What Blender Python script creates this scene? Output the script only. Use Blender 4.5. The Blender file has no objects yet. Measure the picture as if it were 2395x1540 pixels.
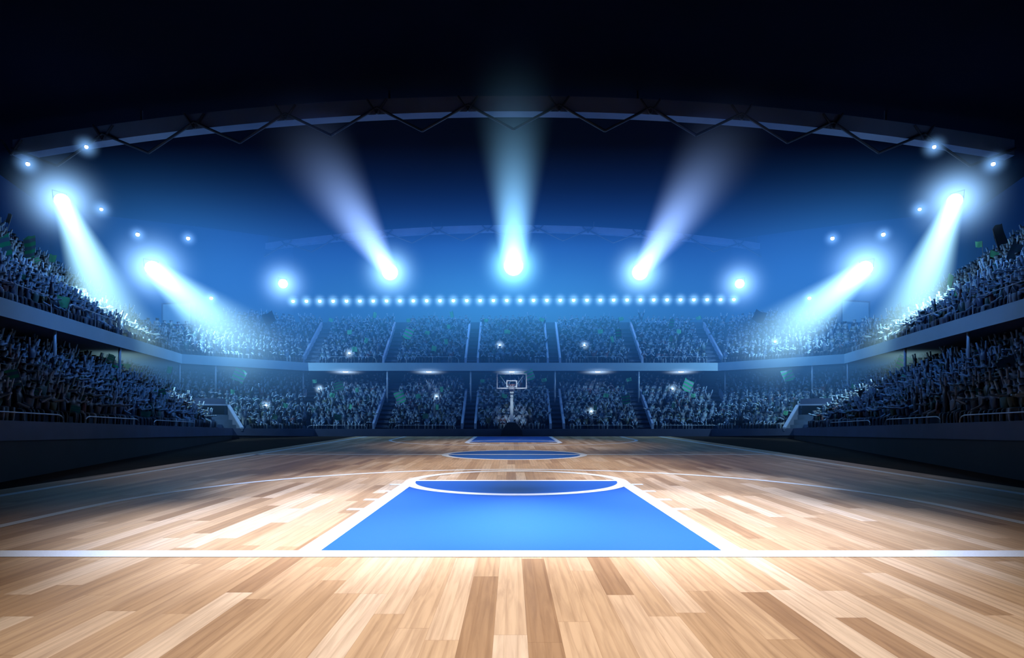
import bpy, bmesh, math, random
import numpy as np
from mathutils import Vector, Matrix
from mathutils.bvhtree import BVHTree

random.seed(7)
RNG = np.random.default_rng(7)
SC = bpy.context.scene
COL = SC.collection
PI = math.pi

# ------------------------------------------------------------------ camera model
F, CX, HY = 1450.0, 1196.0, 967.0
CAM = Vector((-0.0875, 0.0, 1.25))
def px_of(p):
    d = p[1] - CAM.y
    if d < 0.2: return (-9999, -9999)
    return (CX + (p[0] - CAM.x) / d * F, HY - (p[2] - CAM.z) / d * F)
def at(x, y, d):
    return Vector((CAM.x + (x - CX) / F * d, d, CAM.z - (y - HY) / F * d))

cam_data = bpy.data.cameras.new('camera')
cam_data.sensor_width = 36.0
cam_data.lens = 36.0 * F / 2395.0
cam_data.shift_y = (HY - 770.0) / 2395.0
cam_data.shift_x = (1197.5 - CX) / 2395.0
cam_data.clip_end = 300
cam = bpy.data.objects.new('camera', cam_data)
COL.objects.link(cam)
cam.location = CAM
cam.rotation_euler = (PI / 2, 0, 0)
SC.camera = cam

# ------------------------------------------------------------------ materials
def new_mat(name):
    m = bpy.data.materials.new(name)
    m.use_nodes = True
    m.node_tree.nodes.clear()
    return m, m.node_tree.nodes, m.node_tree.links

def N(nodes, typ, **kw):
    n = nodes.new(typ)
    for k, v in kw.items():
        setattr(n, k, v)
    return n

def math_node(nodes, links, op, a, b=None, clamp=False):
    n = nodes.new('ShaderNodeMath'); n.operation = op; n.use_clamp = clamp
    for i, v in enumerate((a, b)):
        if v is None: continue
        if isinstance(v, (int, float)): n.inputs[i].default_value = v
        else: links.new(v, n.inputs[i])
    return n.outputs[0]

def surf_mat(name, col, rough=0.6, var=0.15, scale=6.0, metal=0.0, spec=0.5):
    m, nd, ln = new_mat(name)
    out = N(nd, 'ShaderNodeOutputMaterial'); b = N(nd, 'ShaderNodeBsdfPrincipled')
    tc = N(nd, 'ShaderNodeTexCoord'); nz = N(nd, 'ShaderNodeTexNoise')
    nz.inputs['Scale'].default_value = scale; nz.inputs['Detail'].default_value = 3
    ln.new(tc.outputs['Object'], nz.inputs['Vector'])
    rp = N(nd, 'ShaderNodeValToRGB')
    lo = [max(0, c * (1 - var)) for c in col]; hi = [min(1, c * (1 + var)) for c in col]
    rp.color_ramp.elements[0].color = (*lo, 1); rp.color_ramp.elements[0].position = .3
    rp.color_ramp.elements[1].color = (*hi, 1); rp.color_ramp.elements[1].position = .7
    ln.new(nz.outputs['Fac'], rp.inputs['Fac'])
    ln.new(rp.outputs['Color'], b.inputs['Base Color'])
    b.inputs['Roughness'].default_value = rough
    b.inputs['Metallic'].default_value = metal
    b.inputs['Specular IOR Level'].default_value = spec
    ln.new(b.outputs[0], out.inputs['Surface'])
    return m

def glow_mat(name, col, strength):
    m, nd, ln = new_mat(name)
    out = N(nd, 'ShaderNodeOutputMaterial'); e = N(nd, 'ShaderNodeEmission')
    tc = N(nd, 'ShaderNodeTexCoord'); nz = N(nd, 'ShaderNodeTexNoise')
    nz.inputs['Scale'].default_value = 8
    ln.new(tc.outputs['Object'], nz.inputs['Vector'])
    s = math_node(nd, ln, 'MULTIPLY_ADD', nz.outputs['Fac'], strength * .3)
    s.node.inputs[2].default_value = strength * .85
    e.inputs['Color'].default_value = (*col, 1)
    ln.new(s, e.inputs['Strength'])
    ln.new(e.outputs[0], out.inputs['Surface'])
    return m

def wood_mat():
    m, nd, ln = new_mat('court_wood')
    M = lambda op, a, b=None, clamp=False: math_node(nd, ln, op, a, b, clamp)
    out = N(nd, 'ShaderNodeOutputMaterial'); b = N(nd, 'ShaderNodeBsdfPrincipled')
    tc = N(nd, 'ShaderNodeTexCoord'); sp = N(nd, 'ShaderNodeSeparateXYZ')
    ln.new(tc.outputs['Object'], sp.inputs[0])
    W, L = 0.185, 1.9
    xr = M('DIVIDE', sp.outputs['X'], W)
    row = M('FLOOR', xr)
    w1 = N(nd, 'ShaderNodeTexWhiteNoise', noise_dimensions='1D'); ln.new(row, w1.inputs['W'])
    yo = M('ADD', M('DIVIDE', sp.outputs['Y'], L), M('MULTIPLY', w1.outputs['Value'], 7.31))
    seg = M('FLOOR', yo)
    cmb = N(nd, 'ShaderNodeCombineXYZ'); ln.new(row, cmb.inputs[0]); ln.new(seg, cmb.inputs[1])
    w2 = N(nd, 'ShaderNodeTexWhiteNoise', noise_dimensions='2D'); ln.new(cmb.outputs[0], w2.inputs['Vector'])
    ramp = N(nd, 'ShaderNodeValToRGB')
    els = ramp.color_ramp.elements
    els[0].position = 0.0; els[0].color = (0.35, 0.195, 0.09, 1)
    els[1].position = 1.0; els[1].color = (0.70, 0.51, 0.335, 1)
    for p, c in ((.14, (.46, .275, .135)), (.5, (.555, .35, .185)), (.8, (.63, .42, .245))):
        e = els.new(p); e.color = (*c, 1)
    ln.new(w2.outputs['Value'], ramp.inputs['Fac'])
    # grain: stretched noise, shifted for each board
    gx = M('MULTIPLY', sp.outputs['X'], 26.0)
    gy = M('MULTIPLY', sp.outputs['Y'], 1.5)
    gv = N(nd, 'ShaderNodeCombineXYZ')
    ln.new(gx, gv.inputs[0]); ln.new(gy, gv.inputs[1]); ln.new(M('MULTIPLY', w2.outputs['Value'], 37.0), gv.inputs[2])
    g1 = N(nd, 'ShaderNodeTexNoise'); g1.inputs['Scale'].default_value = 1.0; g1.inputs['Detail'].default_value = 5
    g1.inputs['Distortion'].default_value = 0.8
    ln.new(gv.outputs[0], g1.inputs['Vector'])
    gr = N(nd, 'ShaderNodeValToRGB')
    gr.color_ramp.elements[0].position = .33; gr.color_ramp.elements[0].color = (.74, .70, .66, 1)
    gr.color_ramp.elements[1].position = .6; gr.color_ramp.elements[1].color = (1.04, 1.04, 1.04, 1)
    ln.new(g1.outputs['Fac'], gr.inputs['Fac'])
    # cathedral figure: broad distorted bands
    wv = N(nd, 'ShaderNodeTexWave', wave_type='BANDS', bands_direction='X', wave_profile='SAW')
    wv.inputs['Scale'].default_value = 0.16; wv.inputs['Distortion'].default_value = 9.0
    wv.inputs['Detail'].default_value = 2.5; wv.inputs['Detail Scale'].default_value = 0.35
    ln.new(gv.outputs[0], wv.inputs['Vector'])
    wr = N(nd, 'ShaderNodeValToRGB')
    wr.color_ramp.elements[0].position = .0; wr.color_ramp.elements[0].color = (.80, .76, .72, 1)
    wr.color_ramp.elements[1].position = .35; wr.color_ramp.elements[1].color = (1, 1, 1, 1)
    ln.new(wv.outputs['Fac'], wr.inputs['Fac'])
    m1 = N(nd, 'ShaderNodeMix', data_type='RGBA', blend_type='MULTIPLY'); m1.inputs['Factor'].default_value = .75
    ln.new(ramp.outputs['Color'], m1.inputs['A']); ln.new(gr.outputs['Color'], m1.inputs['B'])
    m2 = N(nd, 'ShaderNodeMix', data_type='RGBA', blend_type='MULTIPLY'); m2.inputs['Factor'].default_value = .7
    ln.new(m1.outputs['Result'], m2.inputs['A']); ln.new(wr.outputs['Color'], m2.inputs['B'])
    # joints
    fx = M('FRACT', xr); ex = M('LESS_THAN', M('ABSOLUTE', M('SUBTRACT', fx, .5)), .494)
    fy = M('FRACT', yo); ey = M('LESS_THAN', M('ABSOLUTE', M('SUBTRACT', fy, .5)), .4988)
    jt = M('MULTIPLY', ex, ey)
    m3 = N(nd, 'ShaderNodeMix', data_type='RGBA', blend_type='MIX')
    ln.new(jt, m3.inputs['Factor']); ln.new(m2.outputs['Result'], m3.inputs['B'])
    dk = N(nd, 'ShaderNodeMix', data_type='RGBA', blend_type='MULTIPLY'); dk.inputs['Factor'].default_value = 1
    ln.new(m2.outputs['Result'], dk.inputs['A']); dk.inputs['B'].default_value = (.72, .66, .6, 1)
    ln.new(dk.outputs['Result'], m3.inputs['A'])
    ln.new(m3.outputs['Result'], b.inputs['Base Color'])
    rr = N(nd, 'ShaderNodeMapRange'); rr.inputs['To Min'].default_value = .30; rr.inputs['To Max'].default_value = .44
    ln.new(g1.outputs['Fac'], rr.inputs['Value']); ln.new(rr.outputs[0], b.inputs['Roughness'])
    b.inputs['Specular IOR Level'].default_value = .055
    ln.new(b.outputs[0], out.inputs['Surface'])
    return m

def paint_mat(name, col, rough, spec=.5):
    m = surf_mat(name, col, rough, .07, 90.0, 0, spec)
    return m

def person_mat():
    m, nd, ln = new_mat('spectator_clothes')
    out = N(nd, 'ShaderNodeOutputMaterial'); b = N(nd, 'ShaderNodeBsdfPrincipled')
    at_ = N(nd, 'ShaderNodeAttribute'); at_.attribute_name = 'tone'
    tc = N(nd, 'ShaderNodeTexCoord'); nz = N(nd, 'ShaderNodeTexNoise'); nz.inputs['Scale'].default_value = 9
    ln.new(tc.outputs['Object'], nz.inputs['Vector'])
    mx = N(nd, 'ShaderNodeMix', data_type='RGBA', blend_type='MULTIPLY'); mx.inputs['Factor'].default_value = .35
    ln.new(at_.outputs['Color'], mx.inputs['A']); ln.new(nz.outputs['Color'], mx.inputs['B'])
    ln.new(mx.outputs['Result'], b.inputs['Base Color'])
    b.inputs['Roughness'].default_value = .55
    b.inputs['Specular IOR Level'].default_value = .4
    ln.new(b.outputs[0], out.inputs['Surface'])
    return m

def flag_mat(name, green, grey):
    m, nd, ln = new_mat(name)
    M = lambda op, a, b=None: math_node(nd, ln, op, a, b)
    out = N(nd, 'ShaderNodeOutputMaterial'); b = N(nd, 'ShaderNodeBsdfPrincipled')
    tc = N(nd, 'ShaderNodeTexCoord'); sp = N(nd, 'ShaderNodeSeparateXYZ'); ln.new(tc.outputs['Object'], sp.inputs[0])
    st = M('GREATER_THAN', M('FRACT', M('ADD', M('MULTIPLY', sp.outputs['Z'], 3.0), .1)), .5)
    mx = N(nd, 'ShaderNodeMix', data_type='RGBA'); ln.new(st, mx.inputs['Factor'])
    mx.inputs['A'].default_value = (*green, 1); mx.inputs['B'].default_value = (*grey, 1)
    ln.new(mx.outputs['Result'], b.inputs['Base Color']); b.inputs['Roughness'].default_value = .8
    tr = N(nd, 'ShaderNodeBsdfTranslucent'); ln.new(mx.outputs['Result'], tr.inputs['Color'])
    ms = N(nd, 'ShaderNodeMixShader'); ms.inputs[0].default_value = .35
    ln.new(b.outputs[0], ms.inputs[1]); ln.new(tr.outputs[0], ms.inputs[2])
    ln.new(ms.outputs[0], out.inputs['Surface'])
    return m

def beam_mat(name, col, strength, L, r0, r1, power, k=3.0, step=1.0):
    """light beam painted as emission inside a cone along local +Z"""
    m, nd, ln = new_mat(name)
    M = lambda op, a, b=None, c=False: math_node(nd, ln, op, a, b, c)
    out = N(nd, 'ShaderNodeOutputMaterial'); e = N(nd, 'ShaderNodeEmission')
    tc = N(nd, 'ShaderNodeTexCoord'); sp = N(nd, 'ShaderNodeSeparateXYZ'); ln.new(tc.outputs['Object'], sp.inputs[0])
    r = M('SQRT', M('ADD', M('POWER', M('ABSOLUTE', sp.outputs['X']), 2.0), M('POWER', M('ABSOLUTE', sp.outputs['Y']), 2.0)))
    t = M('DIVIDE', sp.outputs['Z'], L, True)
    R = M('ADD', M('MULTIPLY', t, r1 - r0), r0)
    q = M('DIVIDE', r, R)
    g = M('EXPONENT', M('MULTIPLY', M('POWER', q, 2.0), -k))
    edge = M('SUBTRACT', 1.0, M('POWER', M('MINIMUM', q, 1.0), 4.0))
    fall = M('POWER', M('SUBTRACT', 1.0, t), power)
    s = M('MULTIPLY', M('MULTIPLY', M('MULTIPLY', g, edge), fall), M('DIVIDE', strength, R))
    e.inputs['Color'].default_value = (*col, 1)
    ln.new(s, e.inputs['Strength'])
    ln.new(e.outputs[0], out.inputs['Volume'])  # emission volume, so the beam glows by itself
    try: m.cycles.volume_step_rate = step * 2.2
    except Exception: pass
    return m

def halo_mat(name, col, strength, R, power, flat=1.0, step=.6):  # emission fading outwards, a painted glow round the lamp
    m, nd, ln = new_mat(name)
    M = lambda op, a, b=None, c=False: math_node(nd, ln, op, a, b, c)
    out = N(nd, 'ShaderNodeOutputMaterial'); e = N(nd, 'ShaderNodeEmission')
    tc = N(nd, 'ShaderNodeTexCoord')
    vm = N(nd, 'ShaderNodeVectorMath', operation='MULTIPLY'); vm.inputs[1].default_value = (1 / R, 1 / R, flat / R)
    ln.new(tc.outputs['Object'], vm.inputs[0])
    le = N(nd, 'ShaderNodeVectorMath', operation='LENGTH'); ln.new(vm.outputs[0], le.inputs[0])
    f = M('POWER', M('SUBTRACT', 1.0, le.outputs['Value'], True), power)
    ln.new(M('MULTIPLY', f, strength), e.inputs['Strength'])
    e.inputs['Color'].default_value = (*col, 1)
    ln.new(e.outputs[0], out.inputs['Volume'])
    try: m.cycles.volume_step_rate = step * 2.2
    except Exception: pass
    return m

def glowing_haze_mat(name, blobs):  # soft blobs of emission; the light of the haze is painted in
    m, nd, ln = new_mat(name)
    M = lambda op, a, b=None: math_node(nd, ln, op, a, b)
    out = N(nd, 'ShaderNodeOutputMaterial')
    tc = N(nd, 'ShaderNodeTexCoord')
    acc = None
    for c, s, col, st in blobs:
        a = N(nd, 'ShaderNodeVectorMath', operation='SUBTRACT'); ln.new(tc.outputs['Object'], a.inputs[0]); a.inputs[1].default_value = c
        d = N(nd, 'ShaderNodeVectorMath', operation='DIVIDE'); ln.new(a.outputs[0], d.inputs[0]); d.inputs[1].default_value = s
        q = N(nd, 'ShaderNodeVectorMath', operation='DOT_PRODUCT'); ln.new(d.outputs[0], q.inputs[0]); ln.new(d.outputs[0], q.inputs[1])
        g = M('MULTIPLY', M('EXPONENT', M('MULTIPLY', q.outputs['Value'], -1.0)), st)
        v = N(nd, 'ShaderNodeVectorMath', operation='SCALE'); v.inputs[0].default_value = col; ln.new(g, v.inputs['Scale'])
        if acc is None: acc = v.outputs[0]
        else:
            ad = N(nd, 'ShaderNodeVectorMath', operation='ADD'); ln.new(acc, ad.inputs[0]); ln.new(v.outputs[0], ad.inputs[1]); acc = ad.outputs[0]
    e = N(nd, 'ShaderNodeEmission'); e.inputs['Strength'].default_value = 1
    ln.new(acc, e.inputs['Color']); ln.new(e.outputs[0], out.inputs['Volume'])
    try: m.cycles.volume_step_rate = 2.5
    except Exception: pass
    return m

MAT = dict(
    wood=wood_mat(),
    line=paint_mat('white_line_paint', (.80, .82, .85), .38, .12),
    blue=paint_mat('blue_key_paint', (.028, .115, .43), .40, .06),
    floor=surf_mat('dark_floor', (.026, .021, .020), .85, .2, 3, 0, .02),
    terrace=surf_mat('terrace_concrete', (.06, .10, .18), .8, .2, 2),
    parapet=surf_mat('parapet_paint', (.055, .075, .15), .6, .12, 1.5),
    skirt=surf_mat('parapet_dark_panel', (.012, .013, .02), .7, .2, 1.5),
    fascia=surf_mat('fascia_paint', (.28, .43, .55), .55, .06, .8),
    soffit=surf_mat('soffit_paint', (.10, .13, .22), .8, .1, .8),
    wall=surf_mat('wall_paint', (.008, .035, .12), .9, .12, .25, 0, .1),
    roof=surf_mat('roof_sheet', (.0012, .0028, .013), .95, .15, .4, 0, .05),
    truss=surf_mat('truss_steel', (.12, .16, .30), .6, .1, 1.0),
    brace=surf_mat('brace_steel', (.022, .03, .065), .6, .1, 1.0),
    steel=surf_mat('rail_steel', (.40, .46, .56), .4, .1, 4, .3),
    aisle=surf_mat('aisle_dark', (.03, .042, .08), .8, .15, 3),
    sidewall=surf_mat('side_wall_paint', (.26, .34, .52), .6, .08, 2),
    black=surf_mat('lamp_black', (.02, .02, .025), .5, .2, 8),
    hoopblack=surf_mat('hoop_padding', (.006, .007, .014), .6, .2, 6),
    hooppole=surf_mat('hoop_pole_paint', (.55, .66, .74), .45, .06, 4),
    hoopwhite=surf_mat('backboard_frame_paint', (.85, .88, .92), .4, .05, 6),
    rim=surf_mat('rim_paint', (.35, .16, .14), .4, .1, 10),
    net=surf_mat('net_cord', (.6, .62, .68), .8, .1, 10),
    screen=surf_mat('scoreboard_screen', (.36, .56, .72), .5, .08, .9),
    scoreframe=surf_mat('scoreboard_frame', (.10, .16, .25), .5, .08, 2),
    cable=surf_mat('hanging_cable', (.02, .025, .05), .7, .1, 4),
    person=person_mat(),
    bulb=glow_mat('lamp_lens_light', (.86, .95, 1.0), 7.0),
    dot=glow_mat('small_lamp_light', (.80, .93, 1.0), 6.0),
    flash=glow_mat('flash_light', (.85, .93, 1.0), 7.0),
    soffitlamp=glow_mat('downlight_light', (.86, .93, 1.0), 9.0),
    flag_s=flag_mat('flag_bright_stripes', (.06, .70, .30), (.42, .48, .58)),
    flag_d=flag_mat('flag_dark_stripes', (.015, .20, .11), (.05, .09, .14)),
    flag_g=flag_mat('flag_pale_green', (.12, .58, .32), (.14, .54, .34)),
    flag_k=flag_mat('flag_dark_plain', (.016, .035, .05), (.018, .03, .055)),
    pole=surf_mat('flag_pole_wood', (.12, .14, .18), .6, .1, 8),
)
# glass of the backboard
def glass_mat():
    m, nd, ln = new_mat('backboard_glass')
    out = N(nd, 'ShaderNodeOutputMaterial'); tr = N(nd, 'ShaderNodeBsdfTransparent'); gl = N(nd, 'ShaderNodeBsdfGlossy')
    tr.inputs['Color'].default_value = (.86, .92, .97, 1); gl.inputs['Roughness'].default_value = .1
    lw = N(nd, 'ShaderNodeFresnel'); lw.inputs['IOR'].default_value = 1.35
    ms = N(nd, 'ShaderNodeMixShader'); ln.new(lw.outputs[0], ms.inputs[0]); ln.new(tr.outputs[0], ms.inputs[1]); ln.new(gl.outputs[0], ms.inputs[2])
    ln.new(ms.outputs[0], out.inputs['Surface'])
    return m
MAT['glass'] = glass_mat()

# ------------------------------------------------------------------ mesh helpers
class MB:
    def __init__(self): self.v = []; self.f = []
    def add(self, vs, fs):
        o = len(self.v); self.v += [tuple(p) for p in vs]; self.f += [tuple(i + o for i in f) for f in fs]; return self
    def box(self, c, s, R=None):
        hx, hy, hz = s[0] / 2, s[1] / 2, s[2] / 2
        pts = [Vector((x, y, z)) for z in (-hz, hz) for y in (-hy, hy) for x in (-hx, hx)]
        if R is not None: pts = [R @ p for p in pts]
        c = Vector(c)
        return self.add([c + p for p in pts], [(0, 2, 3, 1), (4, 5, 7, 6), (0, 1, 5, 4), (2, 6, 7, 3), (0, 4, 6, 2), (1, 3, 7, 5)])
    def prism(self, loop_a, loop_b):
        n = len(loop_a)
        return self.add(list(loop_a) + list(loop_b),
                        [tuple(range(n))[::-1], tuple(range(n, 2 * n))] + [(i, (i + 1) % n, n + (i + 1) % n, n + i) for i in range(n)])
    def tube(self, pts, r, n=8, cap=True, r_end=None):
        pts = [Vector(p) for p in pts]; rings = []
        up0 = None
        for i, p in enumerate(pts):
            a = pts[max(i - 1, 0)]; b = pts[min(i + 1, len(pts) - 1)]
            d = (b - a).normalized()
            ref = Vector((0, 0, 1)) if abs(d.z) < .95 else Vector((1, 0, 0))
            u = d.cross(ref).normalized(); w = u.cross(d).normalized()
            rr = r if r_end is None else r + (r_end - r) * i / max(1, len(pts) - 1)
            rings.append([p + (u * math.cos(2 * PI * k / n) + w * math.sin(2 * PI * k / n)) * rr for k in range(n)])
        vs = [q for ring in rings for q in ring]; fs = []
        for i in range(len(pts) - 1):
            for k in range(n):
                fs.append((i * n + k, i * n + (k + 1) % n, (i + 1) * n + (k + 1) % n, (i + 1) * n + k))
        if cap: fs += [tuple(range(n))[::-1], tuple(range((len(pts) - 1) * n, len(pts) * n))]
        return self.add(vs, fs)
    def lathe(self, prof, n=20, M4=None):
        """profile of (r, z) along local z"""
        vs, fs = [], []
        for r, z in prof:
            for k in range(n):
                p = Vector((r * math.cos(2 * PI * k / n), r * math.sin(2 * PI * k / n), z))
                vs.append(M4 @ p if M4 is not None else p)
        for i in range(len(prof) - 1):
            for k in range(n):
                fs.append((i * n + k, i * n + (k + 1) % n, (i + 1) * n + (k + 1) % n, (i + 1) * n + k))
        fs.append(tuple(range(n))[::-1]); fs.append(tuple(range((len(prof) - 1) * n, len(prof) * n)))
        return self.add(vs, fs)
    def mesh(self, name, mat, smooth=False):
        me = bpy.data.meshes.new(name); me.from_pydata(self.v, [], self.f)
        me.validate(); me.update()
        bm = bmesh.new(); bm.from_mesh(me); bmesh.ops.recalc_face_normals(bm, faces=bm.faces); bm.to_mesh(me); bm.free()
        if mat is not None: me.materials.append(mat)
        if smooth: me.polygons.foreach_set('use_smooth', [True] * len(me.polygons))
        return me
    def build(self, name, mat, parent=None, loc=None, smooth=False):
        return link(name, self.mesh(name, mat, smooth), parent, loc)

def link(name, data, parent=None, loc=None):
    o = bpy.data.objects.new(name, data); COL.objects.link(o)
    if parent is not None: o.parent = parent
    if loc is not None: o.location = loc
    return o
def empty(name, loc=(0, 0, 0), rz=0.0):
    o = bpy.data.objects.new(name, None); COL.objects.link(o); o.location = loc; o.rotation_euler = (0, 0, rz)
    o.empty_display_size = .2
    return o
def tag(o, label=None, cat=None, group=None, kind=None):
    if label: o['label'] = label
    if cat: o['category'] = cat
    if group: o['group'] = group
    if kind: o['kind'] = kind
    return o
def ordinal(i):
    w = ['first', 'second', 'third', 'fourth', 'fifth', 'sixth', 'seventh', 'eighth', 'ninth', 'tenth', 'eleventh', 'twelfth', 'thirteenth',
         'fourteenth', 'fifteenth', 'sixteenth', 'seventeenth', 'eighteenth', 'nineteenth', 'twentieth']
    t = {2: 'twenty', 3: 'thirty', 4: 'forty'}
    if i <= 20: return w[i - 1]
    if i == 30: return 'thirtieth'
    if i == 40: return 'fortieth'
    return t[i // 10] + '-' + w[i % 10 - 1]

# ------------------------------------------------------------------ floor and court
fl = MB().add([(-40, -6, 0), (40, -6, 0), (40, 50, 0), (-40, 50, 0)], [(0, 1, 2, 3)]).build('floor', MAT['floor'])
tag(fl, 'dark matt arena floor around the wooden court', None, None, 'structure')

Y0, YF, YC, Y1 = 5.39, 11.2, 18.35, 32.45      # near baseline, free-throw line, half way, far baseline
SXW = 7.66
court = MB().box((0, 15.41, 0.0125), (16.55, 34.42, 0.025)).build('basketball_court', MAT['wood'])
tag(court, 'pale hardwood basketball court with white lines and blue painted keys', 'basketball court')
ZC = 0.025
def flat_poly(pts, z, name, mat):
    n = len(pts)
    mb = MB().prism([(p[0], p[1], ZC) for p in pts], [(p[0], p[1], z) for p in pts])
    return mb.build(name, mat, court)
def rect(x0, x1, y0, y1, z, name, mat): return flat_poly([(x0, y0), (x1, y0), (x1, y1), (x0, y1)], z, name, mat)
def ring(cx, cy, r0, r1, a0, a1, z, name, mat, n=96, extra=None):
    mb = MB()
    closed = abs(a1 - a0) >= 2 * PI - 1e-6
    m = n if closed else n + 1
    vs = []
    for i in range(m):
        a = a0 + (a1 - a0) * i / n
        c, s = math.cos(a), math.sin(a)
        vs += [(cx + r0 * c, cy + r0 * s, z), (cx + r1 * c, cy + r1 * s, z)]
    fs = []
    for i in range(n):
        j = (i + 1) % m
        fs.append((2 * i, 2 * i + 1, 2 * j + 1, 2 * j))
    mb.add(vs, fs)
    if extra: mb.add(*extra)
    return mb.build(name, mat, court)
za, zb, zc = ZC + .0015, ZC + .003, ZC + .0045
# near key
kp = rect(-1.80, 1.80, Y0, YF, za, 'key_paint', MAT['blue']); kp['label'] = 'bright blue painted near key'
rect(-1.985, -1.785, Y0, YF - .25, zb, 'lane_line', MAT['line'])
rect(1.785, 1.985, Y0, YF - .25, zb, 'lane_line', MAT['line'])
ring(0, YF, 1.80, 2.0, 0, 2 * PI, zc, 'free_throw_circle', MAT['line'])
rect(-1.84, 1.84, YF - .03, YF + .14, zb, 'free_throw_line', MAT['line'])
for sx in (-1, 1):
    for yy in (10.65, 9.72, 8.78, 7.9):
        rect(min(sx * 1.98, sx * 2.17), max(sx * 1.98, sx * 2.17), yy - .08, yy + .08, zb, 'lane_mark', MAT['line'])
rect(-8.27, 8.27, Y0 - .12, Y0 + .12, zc, 'baseline', MAT['line'])
for sx in (-1, 1):
    rect(sx * SXW - .085, sx * SXW + .085, Y0 + .12, Y1, zb, 'sideline', MAT['line'])
rect(-SXW, SXW, YC - .12, YC + .12, zb, 'half_way_line', MAT['line'])
cc = flat_poly([(2.0 * math.cos(2 * PI * i / 96), YC + 2.0 * math.sin(2 * PI * i / 96)) for i in range(96)], za, 'center_circle_paint', MAT['blue'])
cc['label'] = 'blue painted centre circle'
ring(0, YC, 1.94, 2.14, 0, 2 * PI, zc, 'center_circle', MAT['line'])
def three_point(yc, sgn, yb):
    R, w = 5.62, .075
    n = 80; pts_i, pts_o = [], []
    for i in range(n + 1):
        a = PI * i / n
        pts_i.append(((R - w) * math.cos(a), yc + sgn * (R - w) * math.sin(a)))
        pts_o.append(((R + w) * math.cos(a), yc + sgn * (R + w) * math.sin(a)))
    pts_i = [(R - w, yb)] + pts_i + [(-R + w, yb)]; pts_o = [(R + w, yb)] + pts_o + [(-R - w, yb)]
    vs = []
    for a, b in zip(pts_i, pts_o): vs += [(*a, zb), (*b, zb)]
    MB().add(vs, [(2 * i, 2 * i + 1, 2 * i + 3, 2 * i + 2) for i in range(len(pts_i) - 1)]).build('three_point_line', MAT['line'], court)
three_point(7.86, 1, Y0 + .12)
three_point(28.85, -1, Y1)
kf = rect(-1.85, 1.85, 26.0, 32.4, za, 'key_paint', MAT['blue']); kf['label'] = 'dark blue painted far key'
ring(0, 26.0, 1.85, 2.05, 0, 2 * PI, zc, 'free_throw_circle', MAT['line'])
rect(-2.04, -1.85, 26.0, 32.4, zb, 'lane_line', MAT['line']); rect(1.85, 2.04, 26.0, 32.4, zb, 'lane_line', MAT['line'])

# ------------------------------------------------------------------ stands: plan path and offsets
A = Vector((-13.0, 15.8)); B = Vector((-16.4, 30.7)); C = Vector((-11.9, 36.0))
dS = (B - A).normalized(); E = A - dS * 11.0
LEFT = [E, B, C]
PATH = [E, B, C, Vector((11.9, 36.0)), Vector((16.4, 30.7)), Vector((-E.x, E.y))]
def seg_frame(i):
    a, b = PATH[i], PATH[i + 1]; d = (b - a).normalized()
    return a, d, Vector((-d.y, d.x)), (b - a).length
def offset_path(o):
    res = []
    n = len(PATH)
    for i in range(n):
        if i == 0: a, d, nn, L = seg_frame(0); res.append(a + nn * o)
        elif i == n - 1: a, d, nn, L = seg_frame(n - 2); res.append(PATH[-1] + nn * o)
        else:
            _, d0, n0, _ = seg_frame(i - 1); _, d1, n1, _ = seg_frame(i)
            m = (n0 + n1); m = m / m.dot(n0)
            res.append(PATH[i] + m * o)
    return res
def band(o0, z0, o1, z1, mb=None):
    """ruled band between two offset paths; z may be a list (one value per path vertex)"""
    mb = mb or MB()
    p0, p1 = offset_path(o0), offset_path(o1); n = len(p0)
    zz0 = z0 if isinstance(z0, (list, tuple)) else [z0] * n
    zz1 = z1 if isinstance(z1, (list, tuple)) else [z1] * n
    mb.add([(p.x, p.y, z) for p, z in zip(p0, zz0)] + [(p.x, p.y, z) for p, z in zip(p1, zz1)],
           [(i, i + 1, n + i + 1, n + i) for i in range(n - 1)])
    return mb
PZ = [1.30, .52, .40, .40, .52, 1.30]     # parapet top along the path
LO = -2.6                                  # lower stand starts here
RUN, RISE_L, RISE_U = .40, .25, .29
UZ = 4.10                                  # floor of the first upper row
NL, NU, NS = 11, 10, 17

# lower stand
lower = MB()
for k in range(NL + 1):
    zk = [min(z - .08 + RISE_L * k, 3.2) for z in PZ]; zp = [min(z - .08 + RISE_L * (k - 1), 3.2) for z in PZ]
    o = LO + .12 + RUN * k
    if k > 0: band(o, zp, o, zk, lower)
    band(o, zk, o + RUN, zk, lower)
lower_me = lower
lower_stand = lower.build('lower_grandstand', MAT['terrace'])
tag(lower_stand, 'lower tier of concrete terraces curving round the court', 'grandstand', None, 'structure')
pp = MB(); band(LO, [z for z in PZ], LO + .12, [z for z in PZ], pp)
SKZ = [.92, .17, .0, .0, .17, .92]
band(LO, SKZ, LO, PZ, pp); band(LO + .12, [z - .2 for z in PZ], LO + .12, PZ, pp)
par = pp.build('parapet', MAT['parapet'], lower_stand); par['label'] = 'blue grey parapet band'
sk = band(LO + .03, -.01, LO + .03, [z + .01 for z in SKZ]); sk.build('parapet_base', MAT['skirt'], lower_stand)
bw = band(2.35, 1.5, 2.35, 3.71); bw.build('rear_panel', MAT['skirt'], lower_stand)

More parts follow.
